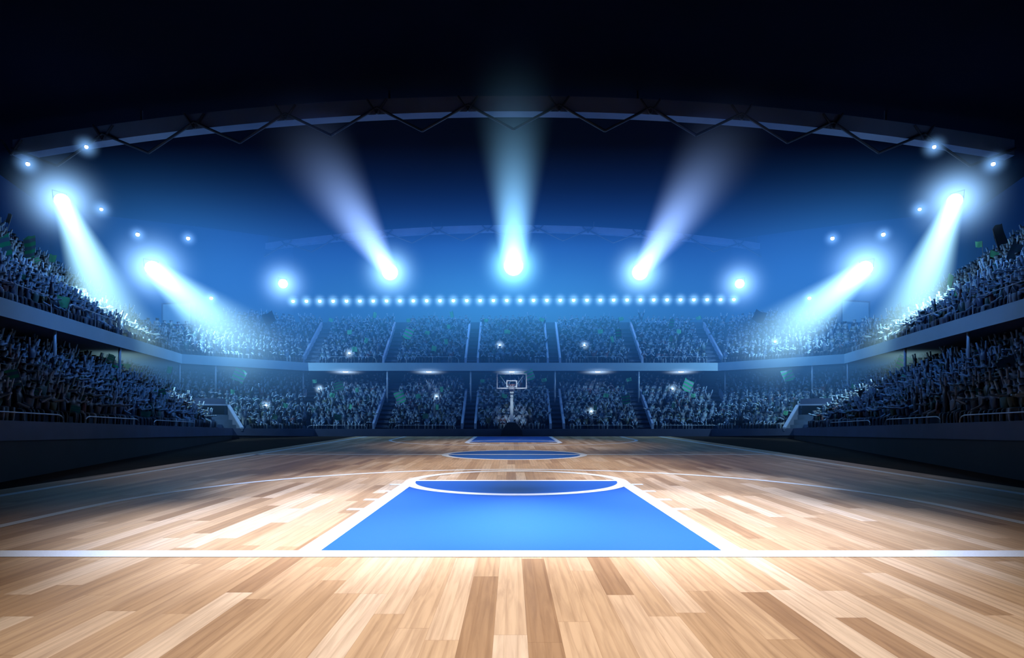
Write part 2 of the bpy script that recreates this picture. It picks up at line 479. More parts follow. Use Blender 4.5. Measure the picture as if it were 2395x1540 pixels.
# upper stand: rear + corners (rows of 10) and the two side blocks (rows of 17)
def u_start(k):   # the corner block starts later in its upper rows
    return max(0.0, (k - 5) * 1.35)
def side_end(o):  # the side blocks end along this line
    return 26.3 + 1.05 - .58 * max(o, 0)
def pt(i, u, o):
    a, d, n, L = seg_frame(i); return a + d * u + n * o
def corner_pts(o, k):
    P = offset_path(o)
    if k <= 5: s = P[1]; e = P[4]
    else:
        s = pt(1, max(u_start(k), .5 * o * -1), o); a, d, n, L = seg_frame(3); e = a + d * (L - u_start(k)) + n * o
    return [s, P[2], P[3], e]
upper = MB()
def quadstrip(mb, P0, z0, P1, z1):
    n = len(P0)
    mb.add([(p.x, p.y, z0) for p in P0] + [(p.x, p.y, z1) for p in P1], [(i, i + 1, n + i + 1, n + i) for i in range(n - 1)])
for k in range(NU):
    o = RUN * k; z = UZ + RISE_U * k
    if k: quadstrip(upper, corner_pts(o, k), z - RISE_U, corner_pts(o, k), z)
    quadstrip(upper, corner_pts(o, k), z, corner_pts(o + RUN, k), z)
o = RUN * NU; z = UZ + RISE_U * NU
P = corner_pts(o, NU - 1)
quadstrip(upper, P, z - RISE_U, P, z + .12)
quadstrip(upper, P, z + .12, corner_pts(o + .15, NU - 1), z + .12)
for i in (0, 4):
    a, d, n, L = seg_frame(i)
    for k in range(NS):
        o = RUN * k; z = UZ + RISE_U * k
        def ends(oo, kk):
            t = min(side_end(RUN * kk), L + (.5 * oo if kk <= 3 else 99))
            return (a + n * oo, a + d * t + n * oo) if i == 0 else (a + d * (L - t) + n * oo, a + d * L + n * oo)
        if k: quadstrip(upper, ends(o, k), z - RISE_U, ends(o, k), z)
        quadstrip(upper, ends(o, k), z, ends(o + RUN, k), z)
        # stepped end face towards the corner
        q0 = ends(o, k)[1 if i == 0 else 0]; q1 = ends(o + RUN, k)[1 if i == 0 else 0]
        quadstrip(upper, [q0, q1], 3.75, [q0, q1], z)
upper_me = upper
upper_stand = upper.build('upper_grandstand', MAT['terrace'])
tag(upper_stand, 'upper tier of concrete terraces behind a pale balcony front', 'grandstand', None, 'structure')
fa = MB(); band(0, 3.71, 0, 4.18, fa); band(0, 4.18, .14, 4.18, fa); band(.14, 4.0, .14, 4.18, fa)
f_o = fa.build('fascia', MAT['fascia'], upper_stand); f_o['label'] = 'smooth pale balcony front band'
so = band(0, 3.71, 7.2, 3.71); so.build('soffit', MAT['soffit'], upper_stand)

# aisles and their side walls on the rear stand
AX = (-11.9, -7.2, -2.4, 2.4, 7.2, 11.9)
def aisle(x, w, o0, z0, rise, n, parent, dirv=Vector((0, 1)), base=None):
    mb = MB()
    for k in range(n):
        y0 = 36.0 + o0 + RUN * k; z = z0 + rise * k
        mb.box((x, y0 + RUN / 2, z + .02), (w, RUN, .06))
        mb.box((x, y0 + RUN * .75, z + rise / 2 + .02), (w, RUN / 2, .05))
    return mb.build('aisle_stair', MAT['aisle'], parent)
def sidewall(x, o0, z0, rise, n, parent, h=.34):
    y0, y1 = 36 + o0 - .02, 36 + o0 + RUN * n
    zb0, zb1 = z0, z0 + rise * n
    prof = [(y0, zb0 - .05), (y1, zb1 - .05), (y1, zb1 + h), (y0, zb0 + h)]
    mb = MB().prism([(x - .06, a, b) for a, b in prof], [(x + .06, a, b) for a, b in prof])
    return mb.build('side_wall', MAT['sidewall'], parent)
for x in AX:
    aisle(x, .62, 0.16, UZ, RISE_U, NU - 1, upper_stand)
    aisle(x, .62, LO + .14, .32, RISE_L, NL - 1, lower_stand)
for x in AX:
    for tier in ('u', 'l'):
        xs = [x - .36] if x < 0 else [x + .36]
        if abs(x) < 3: xs = [x - .36, x + .36]
        for xx in xs:
            if tier == 'u': sidewall(xx, .16, UZ + .05, RISE_U, NU - 1, upper_stand)
            else: sidewall(xx, LO + .14, .36, RISE_L, NL - 3, lower_stand)

# ------------------------------------------------------------------ outer walls and roof
WO = 7.4
wp = offset_path(WO)
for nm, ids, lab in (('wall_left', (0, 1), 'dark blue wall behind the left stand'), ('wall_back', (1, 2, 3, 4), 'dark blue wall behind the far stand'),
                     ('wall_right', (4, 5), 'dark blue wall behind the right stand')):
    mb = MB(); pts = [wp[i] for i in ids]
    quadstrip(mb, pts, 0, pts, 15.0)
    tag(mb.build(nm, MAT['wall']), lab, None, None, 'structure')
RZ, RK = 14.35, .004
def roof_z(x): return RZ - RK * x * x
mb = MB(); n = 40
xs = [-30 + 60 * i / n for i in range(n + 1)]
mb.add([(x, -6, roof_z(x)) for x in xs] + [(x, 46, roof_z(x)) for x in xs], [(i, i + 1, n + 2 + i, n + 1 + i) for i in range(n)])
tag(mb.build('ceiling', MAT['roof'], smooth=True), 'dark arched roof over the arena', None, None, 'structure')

def truss(D, ztop, h, depth, n_br, drop, label, half):
    t = empty('roof_truss', (0, D, 0)); tag(t, label, 'roof truss')
    zf = lambda x: ztop - RK * 1.1 * x * x
    mb = MB(); n = 48
    X = [-half + 2 * half * i / n for i in range(n + 1)]
    vs = []
    for x in X:
        z = zf(x); vs += [(x, -depth / 2, z - h), (x, depth / 2, z - h), (x, depth / 2, z), (x, -depth / 2, z)]
    fs = []
    for i in range(n):
        a, b = 4 * i, 4 * i + 4
        for k in range(4): fs.append((a + k, a + (k + 1) % 4, b + (k + 1) % 4, b + k))
    fs += [(0, 1, 2, 3), (4 * n + 3, 4 * n + 2, 4 * n + 1, 4 * n)]
    mb.add(vs, fs); mb.build('top_chord', MAT['truss'], t)
    step = 2 * half / n_br
    for i in range(n_br):
        x0 = -half + i * step; x1 = x0 + step
        up0 = (i % 2 == 0)
        z0 = zf(x0) - h * .6 if up0 else zf(x0) - h - drop
        z1 = zf(x1) - h - drop if up0 else zf(x1) - h * .6
        MB().tube([(x0, -depth * .6, z0), (x1, -depth * .6, z1)], .055, 6).build('brace', MAT['brace'], t)
        if up0:
            # uprights over the front face of the chord
            MB().tube([(x0, -depth * .62, zf(x0) - h), (x0 + step * .22, -depth * .62, zf(x0) - .02)], .045, 6).build('strut', MAT['brace'], t)
            MB().tube([(x0, -depth * .62, zf(x0) - h), (x0 - step * .22, -depth * .62, zf(x0) - .02)], .045, 6).build('strut', MAT['brace'], t)
    for x in (-half * .75, -half * .25, half * .25, half * .75):
        MB().tube([(x, 0, zf(x)), (x, 0, roof_z(x) + .05)], .05, 6).build('hanger', MAT['brace'], t)
    return t
truss(25.0, 13.93, .62, .5, 22, .75, 'curved roof truss with zigzag braces nearer the camera, high over half court', 20.0)
truss(42.0, 13.95, .42, .4, 26, .6, 'curved roof truss in front of the far wall, behind the big lamps', 22.0)

# ------------------------------------------------------------------ BVH of the stands for placing things on them
bvh = BVHTree.FromPolygons([Vector(v) for v in lower_me.v + upper_me.v],
                           [list(f) for f in lower_me.f] + [[i + len(lower_me.v) for i in f] for f in upper_me.f])
def on_stand(x, y, default=34.0):
    d = (at(x, y, 1.0) - CAM)
    loc, nrm, idx, dist = bvh.ray_cast(CAM, d.normalized())
    if loc is None: return at(x, y, default)
    return loc

# ------------------------------------------------------------------ hoop
hp = empty('basketball_hoop', (0, 33.02, 0)); tag(hp, 'basketball hoop on a pale pole in front of the far centre section', 'basketball hoop')
HX = at(1197, 967, 33.02).x
def hz(y, d=33.02): return 1.25 - (y - 967) / F * d
k = 33.02 / F
pts = lambda w, y, dp: [(HX - w, -dp, hz(y)), (HX + w, -dp, hz(y)), (HX + w, dp, hz(y)), (HX - w, dp, hz(y))]
mb = MB()
mb.prism([(HX - .58, -.32, 0), (HX + .58, -.32, 0), (HX + .58, .3, 0), (HX - .58, .3, 0)], pts(.54, 1006.5, .29))
mb.prism(pts(.53, 1006.5, .28), pts(.19, 988, .17))
mb.build('base', MAT['hoopblack'], hp)
MB().box((HX, -.34, .03), (1.10, .05, .05)).build('base_trim', MAT['parapet'], hp)
MB().box((HX, 0, hz(987.5)), (.36, .36, .03)).build('pole_collar', MAT['hooppole'], hp)
MB().box((HX, 0, (hz(988) + hz(918)) / 2), (.155, .155, hz(918) - hz(988))).build('pole', MAT['hooppole'], hp)
mb = MB(); mb.box((HX, -.06, (hz(921) + hz(906)) / 2), (.22, .2, hz(906) - hz(921)))
mb.prism([(HX - .11, -.15, hz(912)), (HX + .11, -.15, hz(912)), (HX + .11, .05, hz(912)), (HX - .11, .05, hz(912))],
         [(HX - .2, -.3, hz(905)), (HX + .2, -.3, hz(905)), (HX + .2, -.1, hz(905)), (HX - .2, -.1, hz(905))])
mb.tube([(HX - .04, 0, hz(914)), (HX - .62, -.24, hz(880))], .022, 6); mb.tube([(HX + .04, 0, hz(914)), (HX + .62, -.24, hz(880))], .022, 6)
mb.build('bracket', MAT['hooppole'], hp)
x0, x1 = -35 * k, 35 * k
zt, zbm = hz(874.5), hz(910.5)
bb = MB().box((HX, -.3, (zt + zbm) / 2), (x1 - x0, .02, zt - zbm)).build('backboard', MAT['glass'], hp); bb['label'] = 'clear glass backboard'
def frame(xa, xb, za_, zb_, w, y, nm, parent):
    m_ = MB()
    m_.box(((xa + xb) / 2, y, za_ - w / 2), (xb - xa, .04, w)); m_.box(((xa + xb) / 2, y, zb_ + w / 2), (xb - xa, .04, w))
    m_.box((xa + w / 2, y, (za_ + zb_) / 2), (w, .04, za_ - zb_ - 2 * w)); m_.box((xb - w / 2, y, (za_ + zb_) / 2), (w, .04, za_ - zb_ - 2 * w))
    return m_.build(nm, MAT['hoopwhite'], parent)
frame(HX + x0, HX + x1, zt, zbm, .058, -.32, 'backboard_frame', bb)
frame(HX - 12.3 * k, HX + 12.3 * k, hz(891), hz(906.8), .045, -.325, 'target_square', bb)
rc = (HX, -.62, hz(902))
mb = MB(); R_ = .22
mb.tube([(rc[0] + R_ * math.cos(2 * PI * i / 24), rc[1] + R_ * math.sin(2 * PI * i / 24), rc[2]) for i in range(25)], .014, 6)
mb.tube([(HX, -.33, hz(902)), (HX, -.42, hz(902))], .03, 6)
rim = mb.build('rim', MAT['rim'], hp); rim['label'] = 'dull orange metal rim'
mb = MB()
for i in range(10):
    a = 2 * PI * i / 10
    for s in (1, -1):
        p = []
        for j in range(5):
            t_ = j / 4; rr = R_ * (1 - .5 * t_); aa = a + s * t_ * .7
            p.append((rc[0] + rr * math.cos(aa), rc[1] + rr * math.sin(aa), rc[2] - .26 * t_))
        mb.tube(p, .006, 4)
mb.build('net', MAT['net'], rim)

# ------------------------------------------------------------------ scoreboards
def scoreboard(x0, x1, yt, yb, D, yaw, dark, label):
    c = at((x0 + x1) / 2, yb, D); w = (x1 - x0) / F * D / math.cos(yaw); h = (yb - yt) / F * D
    s = empty('scoreboard', c, yaw); tag(s, label, 'scoreboard', 'scoreboards at the corners')
    MB().box((0, .12, h / 2), (w, .24, h)).build('case', MAT['scoreframe'], s)
    fr = MB(); t = .07
    for cz in (t / 2, h - t / 2): fr.box((0, -.02, cz), (w, .06, t))
    for cx_ in (-w / 2 + t / 2, w / 2 - t / 2): fr.box((cx_, -.02, h / 2), (t, .06, h - 2 * t))
    fr.build('frame', MAT['scoreframe'], s)
    MB().box((0, -.005, h / 2), (w - 2 * t, .02, h - 2 * t)).build('screen', MAT['screen'], s)
    for sx in (-.42, .36):
        MB().prism([(sx * w - .12, .02, -.75), (sx * w + .12, .02, -.75), (sx * w + .12, .22, -.75), (sx * w - .12, .22, -.75)],
                   [(sx * w - .12 + .1, .02, .02), (sx * w + .12 + .1, .02, .02), (sx * w + .12 + .1, .22, .02), (sx * w - .12 + .1, .22, .02)]).build('leg', MAT['soffit'], s)
    MB().box((0, .5, -.83), (w * 1.35, 1.4, .2)).build('plinth', MAT['fascia'], s)
    return s
scoreboard(374, 454, 708, 762, 33.2, -.22, False, 'blank scoreboard washed by the lamp beam, left corner of the upper tier')
scoreboard(1960, 2040, 703, 757, 33.2, .28, True, 'blank blue scoreboard partly in shade, right corner of the upper tier')

# ------------------------------------------------------------------ tunnel exits at the lower corners
def tunnel(sgn, label):
    a, d, n, L = seg_frame(1)
    def W(u, o, z):
        p = a + d * u + n * o; return (p.x * sgn, p.y, z)
    t = empty('tunnel_exit', (0, 0, 0)); tag(t, label, 'tunnel exit', 'tunnel exits in the lower corners')
    def slab(u0, u1, o0, o1, z0, z1, nm, mat, par=None):
        lo = [W(u0, o0, z0), W(u1, o0, z0), W(u1, o1, z0), W(u0, o1, z0)]; hi = [W(u0, o0, z1), W(u1, o0, z1), W(u1, o1, z1), W(u0, o1, z1)]
        return MB().prism(lo, hi).build(nm, mat, par or t)
    slab(.0, 1.62, -1.2, -.7, 1.66, 1.98, 'canopy', MAT['parapet'])
    slab(-.02, 1.66, -1.26, -1.2, 1.63, 1.70, 'canopy_edge', MAT['sidewall'])
    slab(.0, 1.66, -.95, -.85, .4, 1.66, 'back_panel', MAT['skirt'])
    # sloping wing wall with a pale coping
    def wing(u0, u1, z_hi, z_lo, nm, mat, dz):
        prof = [(-2.62, z_lo - dz), (-2.62, z_lo), (-1.2, z_hi), (-1.2, z_hi - dz)]
        return MB().prism([W(u0, o, z) for o, z in prof], [W(u1, o, z) for o, z in prof]).build(nm, mat, t)
    MB().prism([W(1.72, -2.62, .38), W(1.72, -2.62, .5), W(1.72, -1.2, 1.62), W(1.72, -1.2, .38)],
               [W(1.80, -2.62, .38), W(1.80, -2.62, .5), W(1.80, -1.2, 1.62), W(1.80, -1.2, .38)]).build('wing_wall', MAT['soffit'], t)
    wing(1.68, 1.84, 1.68, .56, 'coping', MAT['sidewall'], .07)
    return t
tunnel(1, 'dark tunnel exit with canopy, in the lower stand under the left scoreboard')
tunnel(-1, 'dark tunnel exit with canopy, in the lower stand under the right scoreboard')

# ------------------------------------------------------------------ support posts
POSTS = [(0, None, 128), (0, None, 280), (0, None, 420), (1, None, 504), (2, None, 709), (2, None, 906), (2, None, 1101), (2, None, 1298), (2, None, 1494), (2, None, 1696),
         (3, None, 1900), (4, None, 1983), (4, None, 2117), (4, None, 2265)]
def seg_at_px(i, o, x):
    a, d, n, L = seg_frame(i); p = a + n * o
    r = (x - CX) / F
    # (p.x + d.x u - CAM.x) = r (p.y + d.y u)
    return (r * p.y - (p.x - CAM.x)) / (d.x - r * d.y)
post_me = MB().tube([(0, 0, 0), (0, 0, 1)], .05, 10).mesh('support_post', MAT['steel'], True)
for j, (i, _, x) in enumerate(POSTS):
    o = .12
    u = seg_at_px(i, o, x); p = pt(i, u, o)
    hit = bvh.ray_cast(Vector((p.x, p.y, 3.6)), Vector((0, 0, -1)))
    zb_ = hit[0].z if hit[0] is not None else 1.8
    ob = link('support_post', post_me, None, (p.x, p.y, zb_)); ob.scale = (1, 1, 3.72 - zb_)
    tag(ob, 'slim steel post under the balcony, %s counted from the left' % ordinal(j + 1), 'post', 'slim posts under the upper tier')

# ------------------------------------------------------------------ rails
def rail(i, o, u0, u1, zf, label, slope0=0.0, slope1=0.0, h=.36):
    """bent steel tube rail with rounded ends; zf(u) is its foot height"""
    r = empty('guard_rail', (0, 0, 0)); tag(r, label, 'railing', 'guard rails along the front rows')
    def W(u, z):
        p = pt(i, u, o); return (p.x, p.y, z)
    pts_ = []
    for (u, f) in ((u0, 0), (u0 + .02, .55), (u0 + .10, .85), (u0 + .24, 1), ((u0 + u1) / 2, 1), (u1 - .24, 1), (u1 - .10, .85), (u1 - .02, .55), (u1, 0)):
        pts_.append(W(u, zf(u) + h * f))
    MB().tube(pts_, .014, 6).build('top_tube', MAT['steel'], r)
    m = max(1, int((u1 - u0) / 3.5))
    for q in range(1, m + 1):
        u = u0 + (u1 - u0) * q / (m + 1)
        MB().tube([W(u, zf(u)), W(u, zf(u) + h)], .010, 6).build('stanchion', MAT['steel'], r)
    r.location = (0, 0, 0)
    return r
RNAMES = ['second section from the left', 'third section from the left', 'centre section', 'fourth section', 'second section from the right']
secs = [(-11.9, -7.2, 'outer left'), (-7.2, -2.4, 'inner left'), (2.4, 7.2, 'inner right'), (7.2, 11.9, 'outer right')]
for xa, xb, nm in secs:
    rail(2, .1, xa + 11.9 + 1.0, xb + 11.9 - .75, lambda u: 4.18, 'thin pale guard rail before the %s block of the far upper tier' % nm)
    rail(2, LO + .06, xa + 11.9 + .8, xb + 11.9 - .7, lambda u: .40, 'thin pale guard rail before the %s block of the far lower tier' % nm, h=.2)
def pz_side(u): return 1.30 + (.52 - 1.30) * u / 26.3
LS = seg_frame(0)[3]
for (i, xa, xb, tier, lab) in ((0, -60, 120, 'u', 'pale guard rail on the upper left stand, nearest the camera'), (0, 160, 276, 'u', 'pale guard rail on the upper left stand, under the lamp beam'),
                               (4, 2275, 2460, 'u', 'pale guard rail on the upper right stand, nearest the camera'), (4, 2120, 2235, 'u', 'pale guard rail on the upper right stand, under the lamp beam'),
                               (0, -60, 148, 'l', 'guard rail on the lower left stand, nearest the camera'), (0, 200, 325, 'l', 'guard rail on the lower left stand, middle one'), (0, 360, 455, 'l', 'guard rail on the lower left stand, next to the tunnel'),
                               (4, 2245, 2460, 'l', 'guard rail on the lower right stand, nearest the camera'), (4, 2070, 2200, 'l', 'guard rail on the lower right stand, middle one'), (4, 1940, 2035, 'l', 'guard rail on the lower right stand, next to the tunnel')):
    o = .1 if tier == 'u' else LO + .06
    ua, ub = sorted((seg_at_px(i, o, xa), seg_at_px(i, o, xb)))
    if tier == 'u': zf = lambda u: 4.18
    else: zf = (lambda u: pz_side(u)) if i == 0 else (lambda u: pz_side(LS - u))
    rail(i, o, ua, ub, zf, lab, h=.5 if tier == 'u' else .15)

# ------------------------------------------------------------------ spectators
def skin_person(arms, stand=False, lean=0.0, head=(0, 0), sub=0):
    """one continuous body grown from a skeleton; returns verts, faces, part index for each vertex"""
    J = []; Eg = []; Rr = []; bones = []
    def add(p, r, par=None, part=None):
        J.append(Vector(p)); Rr.append(r)
        if par is not None: Eg.append((par, len(J) - 1)); bones.append((par, len(J) - 1, part))
        return len(J) - 1
    hz_ = .86 if stand else .52
    pel = add((0, 0, hz_), (.15, .12))
    ly = -lean
    sp1 = add((0, ly * .4, hz_ + .22), (.145, .105), pel, 'shirt')
    ch = add((0, ly * .8, hz_ + .44), (.17, .12), sp1, 'shirt')
    nk = add((0, ly, hz_ + .585), (.055, .055), ch, 'skin')
    h0 = add((head[0] * .02, ly - .02, hz_ + .68), (.085, .095), nk, 'skin')
    h1 = add((head[0] * .03, ly - .02 + head[1] * .03, hz_ + .80), (.09, .10), h0, 'hair')
    for s in (-1, 1):
        sh = add((s * .17, ly * .85, hz_ + .50), (.062, .062), ch, 'shirt')
        e_, w_, hd = arms[0 if s < 0 else 1]
        el = add((s * e_[0], e_[1] + ly * .8, hz_ + e_[2]), (.05, .05), sh, 'shirt')
        wr = add((s * w_[0], w_[1] + ly * .8, hz_ + w_[2]), (.04, .04), el, 'skin')
        add((s * hd[0], hd[1] + ly * .8, hz_ + hd[2]), (.048, .03), wr, 'skin')
        hip = add((s * .09, -.02, hz_ - .03), (.095, .095), pel, 'legs')
        if stand:
            kn = add((s * .11, -.05, .46), (.07, .07), hip, 'legs'); an = add((s * .12, 0, .09), (.05, .05), kn, 'legs')
        else:
            kn = add((s * .13, -.42, .50), (.075, .075), hip, 'legs'); an = add((s * .13, -.40, .09), (.05, .05), kn, 'legs')
        add((s * .14, J[-1].y - .16, .045), (.05, .04), an, 'hair')
    me = bpy.data.meshes.new('skeleton'); me.from_pydata([tuple(p) for p in J], Eg, []); me.update()
    ob = bpy.data.objects.new('skeleton', me); COL.objects.link(ob)
    md = ob.modifiers.new('skin', 'SKIN'); md.use_smooth_shade = True
    for i, r in enumerate(Rr):
        me.skin_vertices[0].data[i].radius = r
        me.skin_vertices[0].data[i].use_root = (i == 0)
    if sub:
        sd = ob.modifiers.new('sub', 'SUBSURF'); sd.levels = sub; sd.render_levels = sub
    dg = bpy.context.evaluated_depsgraph_get(); dg.update()
    ev = ob.evaluated_get(dg); m2 = bpy.data.meshes.new_from_object(ev)
    V = np.array([v.co[:] for v in m2.vertices]); Fc = [tuple(p.vertices) for p in m2.polygons]
    bpy.data.objects.remove(ob); bpy.data.meshes.remove(me); bpy.data.meshes.remove(m2)
    names = ['skin', 'hair', 'shirt', 'legs']; idx = np.zeros(len(V), int); best = np.full(len(V), 1e9)
    for a_, b_, part in bones:
        pa, pb = np.array(J[a_]), np.array(J[b_]); dd = pb - pa; L2 = dd @ dd
        t_ = np.clip(((V - pa) @ dd) / L2, 0, 1); dist = np.linalg.norm(V - (pa + t_[:, None] * dd), axis=1) - .5 * (Rr[a_][0] * (1 - t_) + Rr[b_][0] * t_)
        up = dist < best; best[up] = dist[up]; idx[up] = names.index(part)
    # back of the head is hair
    hd_ = (V[:, 2] > hz_ + .64) & (V[:, 1] > ly + .0); idx[hd_] = 1
    return V, Fc, idx

REST = ((.22, -.05, .22), (.17, -.30, .08), (.14, -.38, .05))
UPV = ((.27, -.04, .72), (.34, -.08, .98), (.36, -.10, 1.07))
FWD = ((.22, -.22, .42), (.18, -.48, .46), (.17, -.58, .48))
WIDE = ((.40, -.06, .46), (.62, -.14, .54), (.71, -.17, .57))
CLAP = ((.26, -.12, .28), (.10, -.30, .42), (.04, -.36, .46))
KNEE = ((.22, -.18, .18), (.10, -.36, .22), (.05, -.42, .24))
POSES = [
    ('hands on knees', (REST, REST), False, .05, (0, 0)),
    ('both arms raised', (UPV, UPV), False, .0, (0, 0)),
    ('one arm raised', (REST, UPV), False, .02, (1, 0)),
    ('arms stretched forward', (FWD, FWD), False, .12, (0, 0)),
    ('hands together clapping', (CLAP, CLAP), False, .06, (-1, 0)),
    ('arms spread wide', (WIDE, WIDE), False, .06, (0, 0)),
    ('standing with arms raised', (UPV, UPV), True, .05, (0, 0)),
    ('leaning forward', (KNEE, KNEE), False, .22, (0, -1)),
    ('one arm reaching forward', (FWD, REST), False, .1, (1, 0)),
]
SHIRTS = [('dark navy top', (.015, .026, .06)), ('slate blue top', (.05, .09, .18)), ('dull red top', (.12, .055, .075)), ('olive top', (.065, .085, .055)), ('pale grey top', (.16, .20, .27)), ('teal top', (.03, .11, .12))]
LEGS = [(.02, .03, .06), (.04, .055, .10), (.26, .31, .38), (.015, .02, .04), (.15, .18, .24), (.03, .045, .08)]
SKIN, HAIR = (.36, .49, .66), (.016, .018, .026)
def tone(idx, s, l):
    t = np.zeros((len(idx), 4), np.float32); t[:, 3] = 1
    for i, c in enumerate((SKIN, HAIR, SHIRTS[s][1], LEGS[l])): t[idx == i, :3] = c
    return t
low = [skin_person(p[1], p[2], p[3], p[4], 0) for p in POSES]
high = [skin_person(p[1], p[2], p[3], p[4], 1) for p in POSES]
PS = .62

# seats: (x, y, z, facing, tier, side, height)
seats = []
def in_view(p, mx=260, my=60):
    x, y = px_of(p); return -mx < x < 2395 + mx and y > 300
def add_row(i, o, zf, u0, u1, tier, k, skip):
    a, d, n, L = seg_frame(i)
    m = int((u1 - u0) / .375)
    if m < 1: return
    for q in range(m):
        u = u0 + .19 + q * (u1 - u0 - .38) / max(1, m - 1) + random.uniform(-.05, .05)
        p = a + d * u + n * (o + .45 + random.uniform(-.02, .03))
        z = zf(u)
        if tier == 'l' and z > 2.86: continue
        if skip(p, u, o, i, k): continue
        if not in_view((p.x, p.y, z + .4)): continue
        v = -n; th = math.atan2(v.x, -v.y)
        seats.append((p.x, p.y, z, th, tier, i, k))
def skip_fn(p, u, o, i, k):
    if i == 2:
        for x in AX:
            if abs(p.x - x) < .46: return True
    return False
def pz_at(i):
    L = seg_frame(i)[3]; z0, z1 = PZ[i], PZ[i + 1]
    return lambda u: z0 + (z1 - z0) * min(1, max(0, u / L))
tan_B = math.tan(math.acos(max(-1, min(1, seg_frame(0)[1].dot(seg_frame(1)[1])))) / 2)
tan_C = math.tan(math.acos(max(-1, min(1, seg_frame(1)[1].dot(seg_frame(2)[1])))) / 2)
for tier in ('l', 'u'):
    for i in range(5):
        L = seg_frame(i)[3]
        tA = {0: 0, 1: tan_B, 2: tan_C, 3: tan_C, 4: tan_B}[i]; tE = {0: tan_B, 1: tan_C, 2: tan_C, 3: tan_B, 4: 0}[i]
        rows = NL if tier == 'l' else (NS if i in (0, 4) else NU)
        for k in range(rows):
            if tier == 'l':
                o = LO + .12 + RUN * k; pz = pz_at(i); zf = lambda u, pz=pz, k=k: pz(u) - .08 + RISE_L * k
            else:
                o = RUN * k; zf = lambda u, k=k: UZ + RISE_U * k
            om = o + .45
            u0, u1 = -tA * om, L + tE * om
            if tier == 'u':
                if i == 0: u1 = min(side_end(o), L + tE * om)
                if i == 4: u0 = max(L - side_end(o), -tA * om)
                if k >= 6:
                    if i == 1: u0 = u_start(k)
                    if i == 3: u1 = L - u_start(k)
                elif k in (4, 5):
                    if i == 1: u0 = max(u0, 1.3 if k == 5 else u0)
                    if i == 3: u1 = min(u1, L - (1.3 if k == 5 else tE * -om))
            else:
                if om < -.75:
                    if i == 0: u1 = min(u1, 23.4)
                    if i == 4: u0 = max(u0, L - 23.4)
                    if i == 1: u0 = max(u0, 1.95)
                    if i == 3: u1 = min(u1, L - 1.95)
                elif om < -.2:
                    if i == 1: u0 = max(u0, .3)
            if i in (1, 3) :
                # aisle next to the kink
                if i == 1: u1 = min(u1, L + tE * om - .30)
                else: u0 = max(u0, -tA * om + .30)
            add_row(i, o, zf, u0, u1, tier, k, skip_fn)
def framed(s):
    x, y = px_of((s[0], s[1], s[2] + .5)); return 6 < x < 2389 and 4 < y < 1100
order = sorted(range(len(seats)), key=lambda j: (0 if framed(seats[j]) else 1, seats[j][1]))
near = set(order[:300])
meshes = {}
def near_mesh(po, s, l):
    key = (po, s, l)
    if key not in meshes:
        V, Fc, idx = high[po]
        me = bpy.data.meshes.new('spectator'); me.from_pydata([tuple(v) for v in V], [], Fc)
        at_ = me.attributes.new('tone', 'FLOAT_COLOR', 'POINT'); at_.data.foreach_set('color', tone(idx, s, l).ravel())
        me.polygons.foreach_set('use_smooth', [True] * len(me.polygons)); me.materials.append(MAT['person'])
        meshes[key] = me
    return meshes[key]
cv, cf_idx, cf_tot, ct = [], [], [], []; base = 0
prev_pose = -1
for j, s in enumerate(seats):
    side = s[5] in (0, 4)
    po = int(RNG.choice(9, p=[.10, .16, .10, .22, .07, .20, .03, .04, .08] if side else [.30, .09, .12, .05, .18, .05, .04, .12, .05]))
    sh = int(RNG.choice(6, p=[.34, .26, .08, .12, .1, .1])); lg = int(RNG.integers(0, 6))
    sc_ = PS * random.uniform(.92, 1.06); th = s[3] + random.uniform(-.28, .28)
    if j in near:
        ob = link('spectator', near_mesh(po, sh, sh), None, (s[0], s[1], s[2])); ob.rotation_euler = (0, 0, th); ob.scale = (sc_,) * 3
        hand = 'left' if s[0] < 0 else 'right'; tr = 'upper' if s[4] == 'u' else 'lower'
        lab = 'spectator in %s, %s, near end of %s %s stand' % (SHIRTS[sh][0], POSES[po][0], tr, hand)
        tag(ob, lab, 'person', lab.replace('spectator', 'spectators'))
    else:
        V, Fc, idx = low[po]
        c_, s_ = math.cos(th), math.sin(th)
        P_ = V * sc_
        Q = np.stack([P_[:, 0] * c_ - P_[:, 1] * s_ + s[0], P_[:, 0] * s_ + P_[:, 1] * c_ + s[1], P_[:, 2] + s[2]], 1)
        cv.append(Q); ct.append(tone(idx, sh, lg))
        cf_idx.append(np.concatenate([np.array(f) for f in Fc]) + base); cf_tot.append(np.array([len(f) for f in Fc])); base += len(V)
cv = np.concatenate(cv).astype(np.float32); ct = np.concatenate(ct); li = np.concatenate(cf_idx).astype(np.int32); lt = np.concatenate(cf_tot).astype(np.int32)
me = bpy.data.meshes.new('crowd')
me.vertices.add(len(cv)); me.vertices.foreach_set('co', cv.ravel())
me.loops.add(len(li)); me.loops.foreach_set('vertex_index', li)
me.polygons.add(len(lt)); ls = np.concatenate([[0], np.cumsum(lt)[:-1]]).astype(np.int32)
me.polygons.foreach_set('loop_start', ls)
me.polygons.foreach_set('use_smooth', np.ones(len(lt), bool))
me.update(calc_edges=True); me.validate()
a_ = me.attributes.new('tone', 'FLOAT_COLOR', 'POINT'); a_.data.foreach_set('color', ct.ravel())
me.materials.append(MAT['person'])
crowd = link('crowd', me)
tag(crowd, 'dense crowd filling the farther rows of both tiers', 'crowd', None, 'stuff')
print('seats', len(seats), 'crowd verts', len(cv), 'near', len(near))

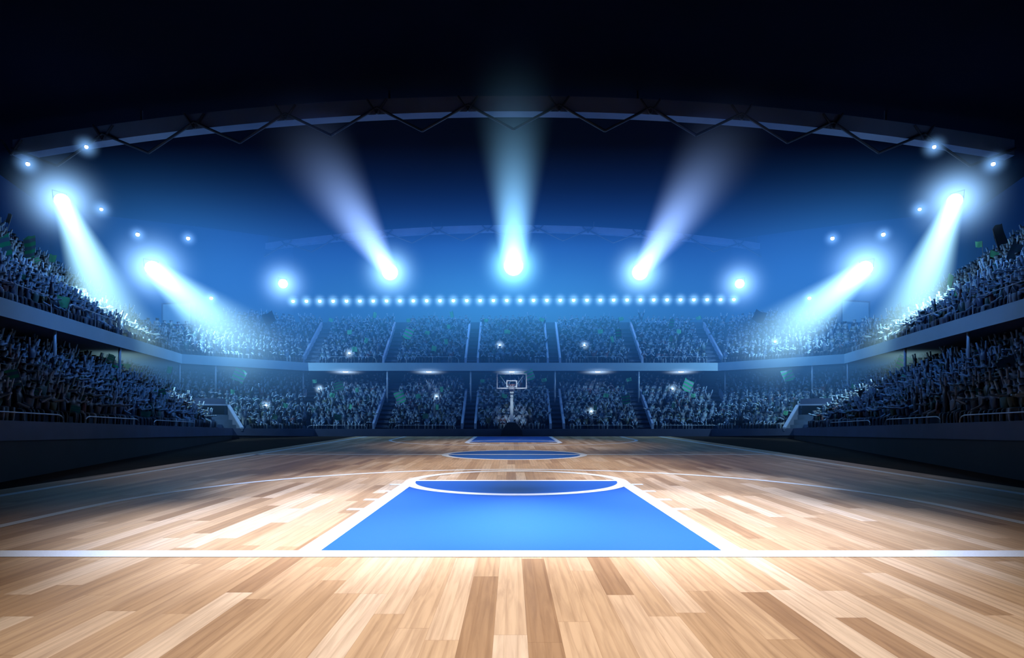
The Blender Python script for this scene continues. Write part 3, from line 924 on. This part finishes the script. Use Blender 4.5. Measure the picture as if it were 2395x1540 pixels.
# ------------------------------------------------------------------ flags
def cloth_mesh(kind, seed, mat):
    rnd = random.Random(seed); n, m = 10, 7
    ph = rnd.uniform(0, 6); amp = .09 if kind != 'g' else .14; skew = rnd.uniform(-.35, .25)
    vs, fs = [], []
    for j in range(m + 1):
        for i in range(n + 1):
            u, v = i / n, j / m
            vs.append((u, amp * u * math.sin(5 * u + ph + 1.5 * v) + .05 * math.sin(4 * v + ph), (v - 1) * 1.0 + skew * u * .6 + .06 * math.sin(6 * u + ph)))
    for j in range(m):
        for i in range(n):
            a = j * (n + 1) + i; fs.append((a, a + 1, a + n + 2, a + n + 1))
    me = bpy.data.meshes.new('flag_cloth'); me.from_pydata(vs, [], fs); me.materials.append(mat)
    me.polygons.foreach_set('use_smooth', [True] * len(me.polygons)); me.update()
    return me
CL = {kk: [cloth_mesh(kk, sd, MAT['flag_' + kk]) for sd in (1, 2, 3)] for kk in 'sdgk'}
fpole_me = MB().tube([(0, 0, -1), (0, 0, 0.03)], .02, 6).mesh('flag_pole', MAT['pole'])
FLAGS = [
 (8,595,42,62,'d'),(75,585,40,50,'d'),(80,616,22,16,'s'),(126,604,18,18,'g'),(60,653,26,20,'d'),(186,690,30,26,'g'),(150,712,30,25,'g'),(22,515,12,22,'k'),
 (104,807,24,20,'s'),(148,827,20,14,'s'),(104,867,24,17,'s'),(120,850,14,18,'k'),(184,847,20,16,'g'),(260,843,20,16,'s'),(265,870,46,30,'s'),(271,893,18,12,'g'),(297,857,16,12,'g'),(326,871,18,12,'g'),(396,868,16,16,'g'),
 (20,888,45,45,'d'),(79,922,28,20,'d'),(192,938,22,18,'d'),(178,957,26,16,'d'),(206,920,15,18,'k'),(268,940,20,18,'d'),(366,932,36,28,'d'),(345,952,20,16,'d'),(341,969,22,14,'d'),(401,952,18,16,'d'),(400,911,14,10,'g'),(463,962,16,14,'d'),
 (565,887,27,28,'s'),(544,916,9,10,'g'),(668,948,12,10,'g'),(644,976,14,12,'d'),(627,752,28,26,'k'),
 (775,748,10,8,'g'),(877,738,8,13,'g'),(817,777,12,10,'g'),(858,799,8,12,'g'),(829,818,12,12,'g'),(960,785,20,26,'s'),(955,750,10,8,'g'),(1000,778,12,8,'g'),(1049,764,8,10,'g'),(1043,800,8,12,'g'),(1016,818,12,12,'g'),(1055,735,8,14,'g'),
 (1137,750,10,7,'g'),(1187,778,14,9,'g'),(1268,750,12,8,'g'),(1404,777,13,9,'g'),(1446,782,14,22,'d'),(1430,795,7,14,'g'),(1452,748,12,8,'g'),(1573,757,12,20,'d'),(1589,775,12,9,'g'),(1633,743,12,8,'g'),(1570,795,8,14,'d'),(1780,747,26,26,'k'),
 (735,893,10,8,'g'),(790,910,24,20,'d'),(834,912,8,10,'g'),(778,927,12,10,'g'),(821,952,8,12,'g'),(790,975,16,14,'d'),(932,936,23,26,'s'),(977,927,12,10,'g'),(1033,911,8,12,'g'),(1023,953,8,12,'g'),(995,975,14,12,'d'),
 (1128,892,10,7,'g'),(1236,884,20,22,'s'),(1176,886,12,18,'d'),(1181,925,13,9,'g'),(1272,891,12,8,'g'),(1418,925,12,9,'g'),(1462,932,20,22,'d'),(1392,955,8,12,'d'),(1470,891,12,8,'g'),(1622,926,12,9,'g'),(1610,910,25,26,'s'),(1575,950,8,12,'d'),
 (1838,884,26,26,'s'),(1838,966,10,10,'g'),(2125,864,46,30,'s'),(2120,889,20,13,'s'),(2070,870,18,13,'g'),(2207,840,20,16,'g'),(2000,908,18,12,'g'),(2017,930,22,26,'k'),(2288,840,18,38,'d'),(2273,865,18,14,'g'),
 (2115,940,18,16,'d'),(2045,957,20,20,'d'),(2188,940,18,20,'d'),(2290,920,24,20,'d'),(2352,872,46,44,'k'),(1990,950,18,16,'d'),(1932,968,16,22,'d'),
 (2338,560,34,48,'k'),(2327,593,20,14,'g'),(2290,572,14,14,'g'),(2335,632,22,22,'d'),(2245,695,24,26,'g'),(2380,600,24,46,'k'),(2222,662,18,28,'g')]
fdesc = {'s': 'green and grey striped', 'd': 'dark green striped', 'g': 'pale green', 'k': 'near-black'}
def area_of(x, y, tier):
    t = 'upper' if tier else 'lower'
    if x < 440: return 'left %s stand' % t
    if x > 1960: return 'right %s stand' % t
    if x < 722: return 'far left corner of the %s tier' % t
    if x > 1690: return 'far right corner of the %s tier' % t
    for xa, xb, nm in ((722, 914, 'outer left'), (914, 1105, 'inner left'), (1105, 1296, 'centre'), (1296, 1490, 'inner right'), (1490, 1690, 'outer right')):
        if xa <= x < xb: return '%s block of the far %s tier' % (nm, t)
info = []
for (x, y, w, h, kk) in FLAGS:
    tier = (y < 850) if 440 < x < 1960 else (y < 741 + .262 * min(x, 2395 - x) - 20)
    size = 'large' if max(w, h) >= 26 else ('small' if max(w, h) >= 16 else 'tiny')
    info.append((area_of(x, y, tier), size + ' ' + fdesc[kk] + ' flag'))
from collections import defaultdict
members = defaultdict(list)
for j, key in enumerate(info): members[key].append(j)
for key in members: members[key].sort(key=lambda j: FLAGS[j][0])
for j, (x, y, w, h, kk) in enumerate(FLAGS):
    key = info[j]; mem = members[key]
    place = key[0].replace('of the ', 'of ').replace('far left corner', 'left corner').replace('far right corner', 'right corner')
    lab = '%s waved in %s' % (key[1], place)
    if len(mem) > 1: lab = '%s %s from left in %s' % (ordinal(mem.index(j) + 1), key[1], place)
    hit = None
    for up in (.25, 1.0, 2.0, 3.5, 6.0):
        hit = on_stand(x, y + max(3, h * up), 20.0)
        if abs(hit.y - 20.0) > 1e-6: break
    D = max(6.0, hit.y * .955 - .3) if 440 < x < 1960 else max(6.0, hit.y * .93 - .4)
    wm, hm = w / F * D, h / F * D
    side = 1 if random.random() < .5 else -1
    yaw = random.uniform(-.35, .35)
    top = at(x - side * w / 2, y - h / 2, D)
    r = empty('flag', top, yaw); tag(r, lab, 'flag', 'flags waved in the crowd')
    tilt = random.uniform(-.3, .3) if kk in 'dg' else -.4 * side
    r.rotation_euler = (0, tilt, yaw)
    c = link('cloth', CL[kk][j % 3], r); c.scale = (wm * side, wm, hm)
    p = link('flag_pole', fpole_me, r); p.scale = (.5, .5, hm + .35)

# ------------------------------------------------------------------ lamps
def aim(o, d):
    o.rotation_euler = Vector(d).normalized().to_track_quat('Z', 'Y').to_euler()
def ball(r, n=16):
    mb = MB(); mb.lathe([(max(1e-4, r * math.sin(PI * i / n)), -r * math.cos(PI * i / n)) for i in range(n + 1)], 2 * n)
    return mb
def light(kind, name, loc, energy, col, target=None, size=60, blend=.5, radius=.02, parent=None):
    ld = bpy.data.lights.new(name, kind); ld.energy = energy; ld.color = col; ld.shadow_soft_size = radius
    if kind == 'SPOT': ld.spot_size = math.radians(size); ld.spot_blend = blend
    o = bpy.data.objects.new(name, ld); COL.objects.link(o); o.location = loc
    if target is not None: o.rotation_euler = (Vector(target) - Vector(loc)).to_track_quat('-Z', 'Y').to_euler()
    return o

def floodlight(x, y, D, aim_to, label, lens_r, halo_r, halo_s, halo_col, beam=None):
    c = at(x, y, D)
    f = empty('floodlight', c); tag(f, label, 'floodlight', 'big floodlights round the arena')
    d = (Vector((0, 13, 2)) - c).normalized()          # the lamp head faces the court
    M4 = d.to_track_quat('Z', 'Y').to_matrix().to_4x4()
    R = lens_r
    MB().lathe([(.02, -R * 1.9), (R * .5, -R * 1.8), (R * .7, -R * 1.0), (R * .86, -R * .3), (R * .90, -R * .1), (R * .6, -R * .2), (.01, -R * .3)], 20, M4).build('housing', MAT['black'], f, smooth=True)
    ball(R, 12).build('lens', MAT['bulb'], f, smooth=True)
    yk = MB()
    yk.tube([M4 @ Vector((-R * .9, 0, -R * .6)), M4 @ Vector((-R * .95, R * 1.1, -R * 1.2)), M4 @ Vector((R * .95, R * 1.1, -R * 1.2)), M4 @ Vector((R * .9, 0, -R * .6))], .018, 6)
    yk.build('yoke', MAT['black'], f)
    ball(halo_r, 10).build('glow', halo_mat('lamp_glow', halo_col, halo_s, halo_r, 5.0), f, smooth=True)
    if beam:
        q = (Vector(aim_to) - c).to_track_quat('Z', 'Y')
        L, r0, r1, st, col, pw = beam
        bo = MB().lathe([(r0, 0.0), (r1, L)], 28).build('light_beam', beam_mat('beam_glow', col, st, L, r0, r1, pw, 2.2), f)
        bo.rotation_euler = q.to_euler()
    return c
W_ = (.62, .86, 1.0)
B_ = (.30, .60, 1.0)
# side lamps
cL1 = at(145, 470, 22.0); tL1 = at(285, 790, 25.2)
cL2 = at(357, 628, 30.0); tL2 = at(560, 800, 32.5)
cR1 = at(2233, 470, 22.0); tR1 = at(2110, 790, 25.2)
cR2 = at(2023, 628, 30.0); tR2 = at(1815, 800, 32.5)
TEAL = (.42, .82, 1.0)
GL = (.30, .58, 1.0)
for (x, y, D, tgt, lab) in ((145, 470, 22.0, tL1, 'big floodlight over the left stand, highest on that side, beam slanting down'),
                            (2233, 470, 22.0, tR1, 'big floodlight over the right stand, highest on that side, beam slanting down')):
    L = (tgt - at(x, y, D)).length * 1.32
    floodlight(x, y, D, tgt, lab, .24, 2.4, 3.4, GL, (L, .30, 2.1, 2.6, TEAL, 1.2))
for (x, y, D, tgt, lab) in ((357, 628, 30.0, tL2, 'big floodlight above the left scoreboard, beam slanting inwards'), (2023, 628, 30.0, tR2, 'big floodlight above the right scoreboard, beam slanting inwards')):
    L = (tgt - at(x, y, D)).length * 1.45
    floodlight(x, y, D, tgt, lab, .34, 3.1, 2.9, GL, (L, .50, 2.8, 2.9, TEAL, 1.6))
for (x, y, lab) in ((662, 664, 'smaller floodlight at the left end of the far lamp row, no beam'), (1730, 664, 'smaller floodlight at the right end of the far lamp row, no beam')):
    floodlight(x, y, 39.0, None, lab, .28, 2.8, 2.2, GL)
LD = 40.0
floodlight(912, 637, LD, at(690, 290, 23.5), 'big floodlight behind the far tier, beam leaning up to the left', .50, 3.2, 2.7, (.32, .66, 1.0), (17.5, .55, 2.3, 1.6, (.31, .50, 1.0), 2.1))
floodlight(1497, 637, LD, at(1725, 290, 23.5), 'big floodlight behind the far tier, beam leaning up to the right', .50, 3.2, 2.7, (.32, .66, 1.0), (17.5, .55, 2.3, 1.6, (.31, .50, 1.0), 2.1))
floodlight(1201, 622, LD, at(1201, 120, 19.5), 'big floodlight at the centre of the far side, beam straight up', .62, 3.3, 3.6, (.24, .70, 1.0), (21.0, .85, 1.8, 1.6, (.24, .60, 1.0), 2.4))

# small round lamps
def small_lamp(c, label, group, r, hm):
    f = empty('small_lamp', c); tag(f, label, 'lamp', group)
    link('bulb', small_me[r], f)
    link('housing', cap_me[r], f)
    link('glow', hm, f)
    return f
small_me = {r: ball(r, 8).mesh('bulb', MAT['dot'], True) for r in (.06, .085, .10)}
cap_me = {r: MB().lathe([(r * .3, r * 1.3), (r * .7, r * 1.15), (r * .8, r * .75), (r * .6, r * .7)], 12).mesh('housing', MAT['black'], True) for r in (.06, .085, .10)}
row_glow = ball(.62, 8).mesh('glow', halo_mat('row_glow', (.30, .66, 1.0), 4.2, .62, 3.0), True)
dot_glow = ball(.55, 8).mesh('glow', halo_mat('dot_glow', (.22, .5, 1.0), 3.4, .55, 3.0), True)
NR = 34
rl = empty('lamp_rail', at(1201, 703, 41.0)); tag(rl, 'long thin dark rail carrying the row of small lamps', 'lighting rail')
xa, xb = at(680, 703, 41.0), at(1722, 703, 41.0)
MB().tube([(xa.x - rl.location.x, 0, .17), (xb.x - rl.location.x, 0, .17)], .02, 6).build('tube', MAT['cable'], rl)
for i in range(NR):
    x = 685.5 + (1716.5 - 685.5) * i / (NR - 1); y = 705 - 4 * i / (NR - 1)
    small_lamp(at(x, y, 41.0), 'small round lamp in the long far row, %s counted from the left' % ordinal(i + 1), 'row of small lamps above the far tier', .10, row_glow)
ST = [(65, 384, 20, 'left wall, outermost and above the big floodlight'), (202, 344, 22, 'left wall, topmost of all on that side'), (237, 490, 24, 'left side, just right of the big floodlight'),
      (322, 549, 28, 'left side, just above the second floodlight'), (440, 558, 30, 'left side, up and right of the second floodlight'), (494, 698, 33, 'left corner, beside the scoreboard'),
      (2323, 384, 20, 'right wall, outermost and above the big floodlight'), (2185, 344, 22, 'right wall, topmost of all on that side'), (2151, 490, 24, 'right side, just left of the big floodlight'),
      (2066, 549, 28, 'right side, just above the second floodlight'), (1947, 558, 30, 'right side, up and left of the second floodlight'), (1893, 698, 33, 'right corner, beside the scoreboard')]
for x, y, D, nm in ST:
    small_lamp(at(x, y, D), 'single small white lamp, ' + nm, 'single small lamps high at the sides', .06 if D < 26 else .085, dot_glow)

# downlights under the balcony
dl_glow = MB().lathe([(max(1e-4, 1.5 * math.sin(PI * i / 8)), -.28 * math.cos(PI * i / 8)) for i in range(9)], 24).mesh('glow', halo_mat('downlight_glow', (.50, .72, 1.0), 2.6, 1.5, 3.6, 5.4), True)
dl_lens = MB().lathe([(.13, -.035), (.17, -.015), (.17, 0)], 20).mesh('lens', MAT['soffitlamp'], True)
dl_rim = MB().lathe([(.18, -.02), (.22, -.02), (.22, .02), (.18, .02)], 20).mesh('rim', MAT['steel'])
for j, x in enumerate((808, 1003, 1197, 1398, 1593)):
    D = 36.35; p = at(x, 870, D)
    f = empty('downlight', (p.x, D, 3.70)); tag(f, 'glowing downlight under the balcony front, %s from the left' % ordinal(j + 1), 'downlight', 'downlights under the balcony')
    link('lens', dl_lens, f); link('rim', dl_rim, f); link('glow', dl_glow, f)
    light('SPOT', 'downlight_lamp', (p.x, D, 3.60), 5, (.45, .7, 1.0), (p.x, D + .1, 0), 150, 1.0)

# camera flashes in the crowd
fl_ball = ball(.05, 8).mesh('flash', MAT['flash'], True)
fl_body = MB().box((0, .03, -.07), (.16, .06, .10)).mesh('camera_body', MAT['black'])
fl_lens = MB().lathe([(.035, 0), (.035, .06), (.03, .06)], 12, Matrix.Translation((0, 0, -.075)) @ Matrix.Rotation(PI / 2, 4, 'X')).mesh('camera_lens', MAT['black'], True)
fl_glow = ball(.42, 8).mesh('glow', halo_mat('flash_glow', (.45, .72, 1.0), 6.0, .42, 3.2), True)
fl_glow_s = ball(.26, 8).mesh('glow', halo_mat('flash_glow_small', (.45, .72, 1.0), 8.0, .26, 3.2), True)
for x, y, nm in ((85, 665, 'upper left stand above the guard rail'), (280, 911, 'lower left stand near the large striped flag'), (622, 949, 'far left corner of the lower tier'),
                 (747, 910, 'outer left block of the far lower tier'), (817, 827, 'outer left block of the far upper tier'), (1021, 929, 'inner left block of the far lower tier'),
                 (1169, 808, 'centre block of the far upper tier'), (1367, 808, 'inner right block of the far upper tier'), (1383, 963, 'inner right block of the far lower tier'),
                 (1573, 910, 'outer right block of the far lower tier'), (1813, 800, 'far right corner of the upper tier'), (2037, 930, 'lower right stand'), (2293, 684, 'upper right stand above the guard rail')):
    D = on_stand(x, y + 8).y - .6
    f = empty('camera', at(x, y, D)); tag(f, 'camera flash going off in the ' + nm, 'camera', 'camera flashes in the crowd')
    link('flash', fl_ball, f); link('camera_body', fl_body, f); link('camera_lens', fl_lens, f); link('glow', fl_glow_s if D < 24 else fl_glow, f)

# ------------------------------------------------------------------ haze in the air, its light painted as emission
hz_box = MB().box((0, 34.8, 6.45), (44.6, 16.8, 12.6))
BL = (.10, .42, 1.0)
haze = hz_box.build('haze', glowing_haze_mat('blue_haze_glow', [
    ((0, 40, 7.8), (12.5, 7.0, 3.1), (.08, .45, .78), .050),
    ((0, 36.5, 10.3), (23, 9.0, 5.5), (.011, .10, .56), .046),
    ((-18, 32, 8.0), (6.5, 7.0, 4.0), (.06, .34, .92), .042),
    ((18, 32, 8.0), (6.5, 7.0, 4.0), (.06, .34, .92), .042),
    ((-14.0, 28, 3.9), (4.2, 4.5, 1.7), (.13, .42, .86), .060),
    ((14.0, 28, 3.9), (4.2, 4.5, 1.7), (.09, .34, .82), .044),
    ((0, 34, 3.4), (17, 5.0, 1.9), (.016, .085, .33), .017),
]))
tag(haze, 'self-glowing blue haze hanging over the far stands', 'haze', None, 'stuff')

# ------------------------------------------------------------------ light
WH = (1.0, .95, .92)
# court
for sx in (-1, 1):
    light('SPOT', 'court_spot', (sx * 2.1, 8.0, 12.5), 16500, (.80, .95, 1.38), (sx * 1.95, 7.2, 0), 30, 1.0, .25)
    light('SPOT', 'court_spot', (sx * 2.8, 12.0, 12.8), 9500, (.82, .95, 1.34), (sx * 2.7, 11.0, 0), 27, 1.0, .25)
light('SPOT', 'court_spot', (0, 4.2, 12.8), 9400, (.94, .97, 1.12), (0, 4.4, 0), 36, 1.0, .3)
light('SPOT', 'court_spot', (0, 6.0, 12.8), 2600, (1.0, .84, .66), (0, 6.0, 0), 60, 1.0, .3)
light('SPOT', 'court_spot', (0, 14.6, 13.0), 6500, WH, (0, 14.8, 0), 46, 1.0, .3)
for sx in (-1, 1):
    light('SPOT', 'court_spot', (sx * 5.0, 15.0, 12.6), 1100, (1.0, .82, .66), (sx * 5.0, 15.0, 0), 50, 1.0, .3)  # unseen warm fill added to brown the court sides
light('SPOT', 'court_spot', (0, 22.0, 12.8), 4700, (.95, .93, .97), (0, 24, 0), 56, 1.0, .3)
light('SPOT', 'hoop_fill', (0, 22.0, 11.5), 6500, (.80, .93, 1.0), (0, 32.9, 2.35), 8.5, 1.0, .1)  # unseen narrow fill added to brighten the hoop
# side beams on the stands
for c, t in ((cL1, tL1), (cR1, tR1)):
    light('SPOT', 'stand_lamp', c + (t - c).normalized() * .4, 5600, (.54, .90, 1.0), t, 50, 1.0, .05)
    light('SPOT', 'stand_lamp', c + (t - c).normalized() * .4, 380, (.14, .42, 1.0), t + Vector((0, -5, -1)), 130, 1.0, .05)
for c, t in ((cL2, tL2), (cR2, tR2)):
    light('SPOT', 'stand_lamp', c + (t - c).normalized() * .5, 2600, (.42, .78, 1.0), t, 75, 1.0, .05)
# unseen blue fill spots added over the far stands
for x in (-9.5, -3.2, 3.2, 9.5):
    light('SPOT', 'far_stand_fill', (x, 39.5, 10.0), 330, (.16, .46, 1.0), (x, 37.0, 4.0), 110, 1.0, .0)
# unseen blue fill added from over the court for the lower tiers
for x, e in ((-8, 480), (0, 230), (8, 480)):
    light('SPOT', 'wash_fill', (x * .6, 20.0, 12.8), e, (.12, .38, 1.0), (x * 1.8, 34, 2), 80, 1.0, .0)
light('SPOT', 'wash_fill', (-6.5, 17.0, 12.0), 2000, (.10, .36, 1.0), (-14.5, 21, 3), 62, 1.0, .0)
light('SPOT', 'wash_fill', (6.5, 17.0, 12.0), 1500, (.10, .36, 1.0), (14.5, 21, 3), 62, 1.0, .0)

w = bpy.data.worlds.new('night'); SC.world = w; w.use_nodes = True
w.node_tree.nodes['Background'].inputs[0].default_value = (.0015, .003, .008, 1)
w.node_tree.nodes['Background'].inputs[1].default_value = 1.0

# ------------------------------------------------------------------ render look
SC.view_settings.view_transform = 'Standard'
SC.view_settings.look = 'None'
SC.view_settings.exposure = 0.0
cy = SC.cycles
cy.max_bounces = 8; cy.diffuse_bounces = 1; cy.glossy_bounces = 1; cy.transparent_max_bounces = 32; cy.volume_bounces = 0
cy.sample_clamp_indirect = 3.0
cy.use_light_tree = False
cy.use_denoising = True
cy.use_adaptive_sampling = True; cy.adaptive_threshold = .05
cy.caustics_reflective = False; cy.caustics_refractive = False

for m in bpy.data.materials:
    m.cycles.emission_sampling = 'NONE'    # the spot lights and added fills do the lighting
